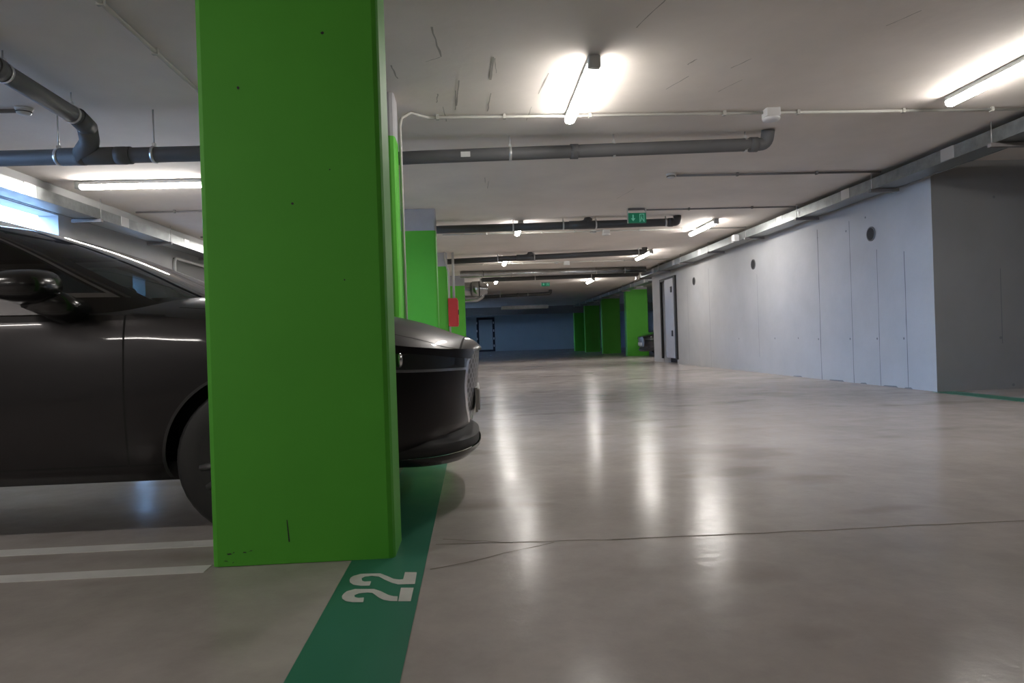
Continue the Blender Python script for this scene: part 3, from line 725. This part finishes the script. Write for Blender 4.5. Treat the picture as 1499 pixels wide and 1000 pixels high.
def build_car(name, label, paint, loc, rot, group=None):
    root = empty(name, loc, label, 'car', group); root.rotation_euler = (0, 0, rot)
    P = root
    # ---- lower shell
    bm = bmesh.new(); rows = {}
    for sd in (-1, 1):
        for i, (s, w) in enumerate(CT):
            for j in range(NV+1):
                p = shell_point(s, w, j/NV); p.y *= sd
                if w < 1e-6 and sd == 1: rows[(1, i, j)] = rows[(-1, i, j)]; continue
                rows[(sd, i, j)] = bm.verts.new(p)
        for i in range(len(CT)-1):
            for j in range(NV):
                q = [rows[(sd, i, j)], rows[(sd, i+1, j)], rows[(sd, i+1, j+1)], rows[(sd, i, j+1)]]
                bm.faces.new(q if sd < 0 else q[::-1])
    D = lambda p: ND-p.x
    for wx in (WXF, WXR):
        cut(bm, lambda p: math.hypot(p.x-wx, p.z-.322)-RA)
        cut(bm, lambda p: math.hypot(p.x-wx, p.z-.322)-RA-.012)
    for dd in (1.468, 1.476, 2.598, 2.606, 3.55, 3.558): cut(bm, lambda p: D(p)-dd)
    for zz in (.312, .320): cut(bm, lambda p: p.z-zz)
    cut(bm, lambda p: abs(p.y)-hwg(p.z)); cut(bm, lambda p: abs(p.y)-hwg(p.z)-.028)
    cut(bm, lambda p: p.z-.372); cut(bm, lambda p: p.z-.398)
    cut(bm, lambda p: p.z-.735)
    cut(bm, lambda p: D(p)-.60); cut(bm, lambda p: D(p)-.606)
    hl0 = lambda p: p.z-(hermite(D(p), [0, .10, .35, .60], [.655, .660, .668, .695]))
    hl1 = lambda p: p.z-(hermite(D(p), [0, .10, .35, .60], [.690, .705, .738, .742]))
    cut(bm, hl0); cut(bm, hl1); cut(bm, lambda p: hl0(p)+.012)
    ik0 = lambda p: p.z-hermite(D(p), [0, .15, .5], [.262, .262, .285]); ik1 = lambda p: p.z-hermite(D(p), [0, .15, .42, .5], [.372, .36, .30, .286])
    cut(bm, ik0); cut(bm, ik1); cut(bm, lambda p: p.z-.235)
    tl = lambda p: p.z-.80
    cut(bm, tl); cut(bm, lambda p: p.z-.92); cut(bm, lambda p: D(p)-4.02); cut(bm, lambda p: abs(p.y)-.42)
    def cls(c, f):
        d = D(c); ay = abs(c.y)
        side = 'near' if c.y < 0 else 'off'
        for wx in (WXF, WXR):
            rr = math.hypot(c.x-wx, c.z-.322)
            if rr < RA: return None
            if rr < RA+.012 and d > .3: return ('arch', wx == WXF, c.y < 0)
        if d < .62:
            hw = hwg(c.z)
            if d < .25 and .372 < c.z < .735 and ay < hw: return 'grille'
            if d < .25 and .372 < c.z < .70 and hw < ay < hw+.028: return 'wing'
            if d < .25 and .372 < c.z < .398 and ay < hw+.028: return 'wing'
            if hl0(c) > 0 and hl1(c) < 0 and d < .60 and ay > hw+.028: return ('lamp', c.y < 0)
            if -.012 < hl0(c) < 0 and d < .60 and ay > hw+.02: return 'wing'
            if ik0(c) > 0 and ik1(c) < 0 and d < .5: return 'intake'
            if c.z < .235: return 'chin'
            if d > .60 and d < .606: return 'gap'
            return 'bumper' if d < .60 else 'body'
        if 4.02 < d and .80 < c.z < .92 and ay > .42: return ('tail', c.y < 0)
        if 1.468 < d < 1.476 or 2.598 < d < 2.606 or 3.55 < d < 3.558:
            return 'gap' if c.z > .32 else ('sill', c.y < 0)
        if 1.3 < d < 3.6 and c.z < .32:
            if c.z > .312: return 'gap'
            return ('sill', c.y < 0)
        if 1.476 < d < 2.598: return ('door_f', c.y < 0)
        if 2.606 < d < 3.55 and math.hypot(c.x-WXR, c.z-.322) > RA+.0: return ('door_r', c.y < 0) if d < 3.55 else 'body'
        return 'body'
    parts = split_out(bm, cls); bm.free()
    # ---- top surface (bonnet, cowl, deck)
    bm = bmesh.new(); rows = {}; NW = 18
    for sd in (-1, 1):
        for i, (s, w) in enumerate(CT):
            e0 = shell_point(s, w, 1.0); e0.y *= sd
            for k in range(NW+1):
                u = (k/NW)**1.35
                dd = ND-e0.x; zc_ = hermite(dd, *ZC); g = 1-(1-u)**4.2
                p = Vector((e0.x, e0.y*(1-u), e0.z+(max(zc_, e0.z)-e0.z)*g))
                if (w < 1e-6 and sd == 1) or (k == NW and sd == 1): rows[(sd, i, k)] = rows[(-1, i, k)]; continue
                if w < 1e-6 and k > 0: rows[(sd, i, k)] = rows[(sd, i, 0)]; continue
                rows[(sd, i, k)] = bm.verts.new(p)
        for i in range(len(CT)-1):
            for k in range(NW):
                q = [rows[(sd, i, k)], rows[(sd, i+1, k)], rows[(sd, i+1, k+1)], rows[(sd, i, k+1)]]
                qq = []
                for v in q:
                    if v not in qq: qq.append(v)
                if len(qq) > 2:
                    try: bm.faces.new(qq if sd < 0 else qq[::-1])
                    except ValueError: pass
    hw_ = lambda d: hermite(d, [.0, .08, .2, .5, 1.0, 1.5], [.30, .50, .64, .745, .765, .76])
    for o in (0, .007): cut(bm, lambda p: abs(p.y)-hw_(D(p))-o)
    for dd in (.075, .083, 1.24, 3.9): cut(bm, lambda p: D(p)-dd-.09*abs(p.y)**2)
    def clt(c, f):
        d = D(c)-.09*abs(c.y)**2; h = hw_(D(c))
        if D(c) > 1.65 and D(c) < 3.9 and abs(c.y) < .74: return None
        if d < .075: return 'bumper_top'
        if d < 1.24:
            if abs(c.y) < h: return 'hood' if d > .083 else 'gap_top'
            if abs(c.y) < h+.007: return 'gap_top'
            return 'fender_top'
        if d < 1.5 and abs(c.y) < .74: return 'cowl'
        return 'deck'
    tops = split_out(bm, clt); bm.free()
    def merge(*bs):
        r = bmesh.new()
        for b in bs:
            if b is None: continue
            me = bpy.data.meshes.new('t'); b.to_mesh(me); b.free(); r.from_mesh(me); bpy.data.meshes.remove(me)
        bmesh.ops.remove_doubles(r, verts=r.verts[:], dist=.0004)
        return r
    def piece(nm, b, m, par=P, lab=None):
        bmesh.ops.recalc_face_normals(b, faces=b.faces)
        # make sure normals look outward from the car's middle
        s = sum((f.normal.dot(f.calc_center_median()-Vector((0, 0, .5)))*f.calc_area() for f in b.faces))
        if s < 0: bmesh.ops.reverse_faces(b, faces=b.faces[:])
        o = link(nm, b, m, par, smooth=True)
        o.data.set_sharp_from_angle(angle=math.radians(38))
        if lab: o['label'] = lab
        return o
    piece('car_body', merge(parts.pop('body'), tops.pop('fender_top'), tops.pop('deck')), paint)
    bp = piece('front_bumper', merge(parts.pop('bumper'), tops.pop('bumper_top')), paint)
    piece('bonnet', tops.pop('hood'), paint)
    piece('cowl', tops.pop('cowl'), 'dark')
    piece('panel_gap', merge(parts.pop('gap'), tops.pop('gap_top')), 'seam')
    for k in [k for k in parts if k[0] in ('sill', 'arch')]: piece('sill' if k[0] == 'sill' else 'arch_lip', parts.pop(k), paint if k[0] == 'sill' else 'dark')
    piece('grille_frame', parts.pop('wing'), 'chrome', P, 'bright chrome grille frame')
    g = parts.pop('grille')
    for v in g.verts: v.co.x -= .012
    gr = piece('grille', g, 'grille', P, 'black mesh grille')
    it = parts.pop('intake')
    for v in it.verts: v.co.x -= .01
    piece('air_intake', it, 'black', bp)
    piece('front_lip', parts.pop('chin'), 'blackgloss', bp)
    for nr in (True, False):
        hb = parts.pop(('lamp', nr)); h = piece('headlight', hb, 'lens')
        sg = -1 if nr else 1
        for k, (dx, yy) in enumerate(((.47, .855), (.36, .825))):
            b = bmesh.new(); lathe(b, [(.030, -.004), (.033, .0), (.030, .006), (.018, .012), (.004, .014)], 16, 'X')
            sp = shell_point(dx, 1, .9)
            link('lamp_reflector', b, 'reflector', h, (ND-dx, sg*(yy-.02), .712), smooth=True)
        for k in ('door_f', 'door_r'):
            o = piece('front_door' if k == 'door_f' else 'rear_door', parts.pop((k, nr)), paint)
            hx = ND-2.42 if k == 'door_f' else ND-3.36
            b = bmesh.new(); sweep(b, [(hx-.09, sg*.885, .845), (hx-.07, sg*.918, .85), (hx+.07, sg*.918, .848), (hx+.10, sg*.885, .843)], .013, 10, True, .02)
            link('door_handle', b, paint, o)
        piece('tail_light', parts.pop(('tail', nr)), 'taillight')
    for b in list(parts.values())+list(tops.values()): b.free()
    # ---- underbody and wheel wells
    bm = bmesh.new(); box(bm, -1.95, 1.70, -.70, .70, .22, .30); box(bm, WXR+.45, WXF-.42, -.80, .80, .26, .45)
    box(bm, -2.1, 1.93, -.60, .60, .28, .70)
    link('underbody', bm, 'interior', P)
    # ---- greenhouse
    ZG = [.93, .975, 1.02, 1.04, 1.09, 1.14, 1.19, 1.24, 1.29, 1.325, 1.355, 1.38]
    yw = lambda z: hermite(z, [.93, 1.02, 1.15, 1.30, 1.38], [.848, .810, .755, .682, .628])
    df = lambda z: hermite(z, [.93, 1.03, 1.10, 1.20, 1.30, 1.38], [1.02, 1.24, 1.40, 1.62, 1.86, 2.09])
    dr = lambda z: hermite(z, [.93, 1.10, 1.25, 1.38], [4.28, 4.15, 3.98, 3.72])
    lf = lambda z: hermite(z, [.93, 1.38], [.60, .36])
    NT = 44; SDN = 26
    def gcont(z):
        out = []
        for i in range(NT+1):
            s, w = front_xy(PI/2*i/NT, lf(z)); out.append((df(z)+s, w*yw(z)))
        a, b = df(z)+lf(z), dr(z)-.30
        for i in range(1, SDN+1): out.append((a+(b-a)*i/SDN, yw(z)*(1-.10*(i/SDN)**2)))
        for i in range(1, 13):
            s, w = front_xy(PI/2*(12-i)/12, .30); out.append((dr(z)-s, w*yw(z)*.90))
        return out
    GC = [gcont(z) for z in ZG]; NG = len(GC[0])
    gp = {k: bmesh.new() for k in ('pillars', 'bright', 'post_near', 'post_off', 'seam_near', 'seam_off', 'windscreen', 'rear_window', 'side_near', 'side_off', 'trim', 'roof')}
    ca, cb = 28, 34       # contour indices between which the A-pillar stands
    def gcls(i, j, sd):
        z = (ZG[j]+ZG[j+1])/2
        if i == 31 and z > 1.0: return 'seam_near' if sd < 0 else 'seam_off'
        if i == 33 and 1.0 < z < 1.355: return 'bright'  # satin strip added on the pillar, standing in for its reflected light line
        if i < ca: return 'windscreen' if z > .975 else 'pillars'
        if i < cb: return 'pillars'
        if i < NT+SDN+1:
            if z < 1.02: return 'pillars'
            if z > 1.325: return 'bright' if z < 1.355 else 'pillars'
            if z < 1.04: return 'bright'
            if i == cb: return 'pillars'
            d = (GC[j][i][0]+GC[j][i+1][0])/2
            if 2.62 < d < 2.76: return 'post_near' if sd < 0 else 'post_off'
            if d > 3.56: return 'pillars'
            return 'side_near' if sd < 0 else 'side_off'
        return 'rear_window' if 1.02 < z and i > NT+SDN+4 else 'pillars'
    for sd in (-1, 1):
        for j in range(len(ZG)-1):
            for i in range(NG-1):
                b = gp[gcls(i, j, sd)]
                q = [(GC[j][i], ZG[j]), (GC[j][i+1], ZG[j]), (GC[j+1][i+1], ZG[j+1]), (GC[j+1][i], ZG[j+1])]
                vs = [b.verts.new((ND-c[0], sd*c[1], z)) for c, z in q]
                f = b.faces.new(vs if sd < 0 else vs[::-1]); f.smooth = True
        # roof cap
        b = gp['roof']; K = 10; rr = {}
        for i in range(NG):
            d, y = GC[-1][i]; dm = min(max(d, 2.55), 3.15)
            for k in range(K+1):
                u = k/K
                zz = ZG[-1]+(.058)*(1-(1-u)**2.3)
                rr[(i, k)] = b.verts.new((ND-(d+(dm-d)*u), sd*y*(1-u), zz))
        for i in range(NG-1):
            for k in range(K):
                vs = [rr[(i, k)], rr[(i+1, k)], rr[(i+1, k+1)], rr[(i, k+1)]]
                f = b.faces.new(vs if sd < 0 else vs[::-1]); f.smooth = True
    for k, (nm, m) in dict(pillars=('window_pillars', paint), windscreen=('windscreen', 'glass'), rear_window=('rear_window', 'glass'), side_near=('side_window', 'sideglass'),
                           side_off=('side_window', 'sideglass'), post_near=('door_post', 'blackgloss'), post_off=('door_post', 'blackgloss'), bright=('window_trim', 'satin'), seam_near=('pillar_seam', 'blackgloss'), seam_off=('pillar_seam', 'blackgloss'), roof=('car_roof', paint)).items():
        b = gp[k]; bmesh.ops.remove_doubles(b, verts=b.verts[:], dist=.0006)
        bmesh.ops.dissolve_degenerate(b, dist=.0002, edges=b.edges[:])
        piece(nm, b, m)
    # bright line along the near edge of the window opening
    # ---- cabin
    bm = bmesh.new(); box(bm, -1.6, ND-1.62, -.66, .66, .70, .93)
    vs, _ = box(bm, ND-2.0, ND-1.55, -.66, .66, .88, 1.0); link('dashboard', bm, 'interior', P)
    for sd in (-1, 1):
        bm = bmesh.new(); box(bm, ND-2.86, ND-2.74, sd*.36-.24, sd*.36+.24, .9, 1.12); box(bm, ND-2.85, ND-2.76, sd*.36-.13, sd*.36+.13, 1.12, 1.30); bev(bm, .03, 2)
        link('car_seat', bm, 'interior', P, smooth=True)
    bm = bmesh.new(); box(bm, -1.35, -1.23, -.6, .6, .9, 1.10); bev(bm, .03, 2); link('rear_seat', bm, 'interior', P)
    bm = bmesh.new()
    c = Vector((ND-2.12, .36, 1.0)); ax = Vector((-.9, 0, .42)).normalized(); u = Vector((0, 1, 0)); v = ax.cross(u)
    pts = [c+(u*math.cos(2*PI*k/24)+v*math.sin(2*PI*k/24))*.17 for k in range(25)]
    sweep(bm, pts, .016, 8, False); sweep(bm, [c-u*.17, c+u*.17], .018, 8); link('steering_wheel', bm, 'interior', P)
    # ---- mirrors
    for sd in (-1, 1):
        bm = bmesh.new()
        bmesh.ops.create_uvsphere(bm, u_segments=20, v_segments=12, radius=1)
        for vv in bm.verts:
            x, y, z = vv.co
            def sq(a, p): return math.copysign(abs(a)**p, a)
            x2, y2, z2 = sq(x, .75), sq(y, .7), sq(z, .72)
            vv.co = Vector((x2*.085*(1 if x > 0 else .7), y2*.125, z2*.068*(1-.22*y2*sd)))
        o = link('wing_mirror', bm, 'blackgloss', P, (ND-1.80, sd*.985, 1.055), smooth=True)
        o.scale = (1.45, 1.0, 1.0)
        bm = bmesh.new(); sweep(bm, [(.02, -sd*.03, -.04), (.05, -sd*.09, -.07), (.07, -sd*.15, -.10)], [.055, .055, .06], 12)
        link('mirror_foot', bm, 'blackgloss', o, smooth=True)
        bm = bmesh.new(); box(bm, -.064, -.058, -.09, .09, -.045, .045); link('mirror_glass', bm, 'chrome', o)
    # ---- wheels
    for wx in (WXF, WXR):
        for sd in (-1, 1):
            w = empty('wheel', (wx, sd*.775, .322)); w.parent = P
            bm = bmesh.new(); lathe(bm, [(.225, -.095), (.30, -.105), (.318, -.09), (.322, -.05), (.322, .05), (.318, .09), (.30, .105), (.225, .095)], 40, 'Y'); link('tyre', bm, 'black', w)
            bm = bmesh.new(); lathe(bm, [(.222, -.08), (.228, -.09*1), (.228, .09), (.222, .08)], 40, 'Y')
            for k in range(10):
                a = 2*PI*k/10+(.12 if k % 2 else -.12); cx, cz = math.cos(a), math.sin(a)
                sweep(bm, [(cx*.03, sd*.085, cz*.03), (cx*.12, sd*.10, cz*.12), (cx*.225, sd*.09, cz*.225)], [.022, .016, .014], 8)
            b2 = [(.045, sd*.08), (.04, sd*.108), (.01, sd*.112)]
            lathe(bm, b2, 16, 'Y')
            link('alloy_rim', bm, 'rim', w)
    for x, zz, par in ((ND-.022, .485, gr),):
        bm = B(-.008, .004, -.26, .26, -.055, .055); bev(bm, .003, 1); o = link('number_plate', bm, 'plate', P, (x, 0, zz)); o['label'] = 'white number plate'
        link('plate_holder', B(-.02, -.008, -.27, .27, -.065, .06), 'plate', o)
    bm = B(-.006, .006, -.26, .26, -.055, .055); o = link('number_plate', bm, 'plate', P, (ND-CL-.012, 0, .62))
    return root
build_car('car', 'dark grey hatchback parked behind the large green pillar', 'paint', (.04-ND, 3.765, 0), 0)
build_car('car', 'black car whose nose pokes out past the end of the right concrete wall', 'blackpaint', (6.25+ND, 25.55, 0), PI)

# ------------------------------------------------------------------ world, camera, view
w = bpy.data.worlds.new('daylight'); SC.world = w; w.use_nodes = True
bgn = w.node_tree.nodes['Background']; bgn.inputs['Color'].default_value = (.32, .57, 1.0, 1); bgn.inputs['Strength'].default_value = 50.0

yaw, roll, pitch = math.radians(3.2), .033, .0015
r0 = Vector((math.cos(yaw), -math.sin(yaw), 0)); fw = Vector((math.sin(yaw)*math.cos(pitch), math.cos(yaw)*math.cos(pitch), -math.sin(pitch)))
u0 = r0.cross(fw)
cx = r0*math.cos(roll)-u0*math.sin(roll); cy = r0*math.sin(roll)+u0*math.cos(roll)
cam = bpy.data.cameras.new('camera'); co = bpy.data.objects.new('camera', cam); COL.objects.link(co)
co.matrix_world = Matrix(((cx.x, cy.x, -fw.x, 0), (cx.y, cy.y, -fw.y, 0), (cx.z, cy.z, -fw.z, .78), (0, 0, 0, 1)))
cam.sensor_width = 36; cam.lens = 999.3/1499*36; cam.clip_start = .05; cam.clip_end = 300
SC.camera = co
SC.view_settings.view_transform = 'Standard'; SC.view_settings.look = 'None'; SC.view_settings.gamma = 1; SC.view_settings.use_curve_mapping = False
SC.view_settings.exposure = 0.0
SC.cycles.max_bounces = 10; SC.cycles.diffuse_bounces = 6; SC.cycles.glossy_bounces = 5; SC.cycles.transparent_max_bounces = 12
SC.cycles.use_denoising = True; SC.cycles.sample_clamp_indirect = 6
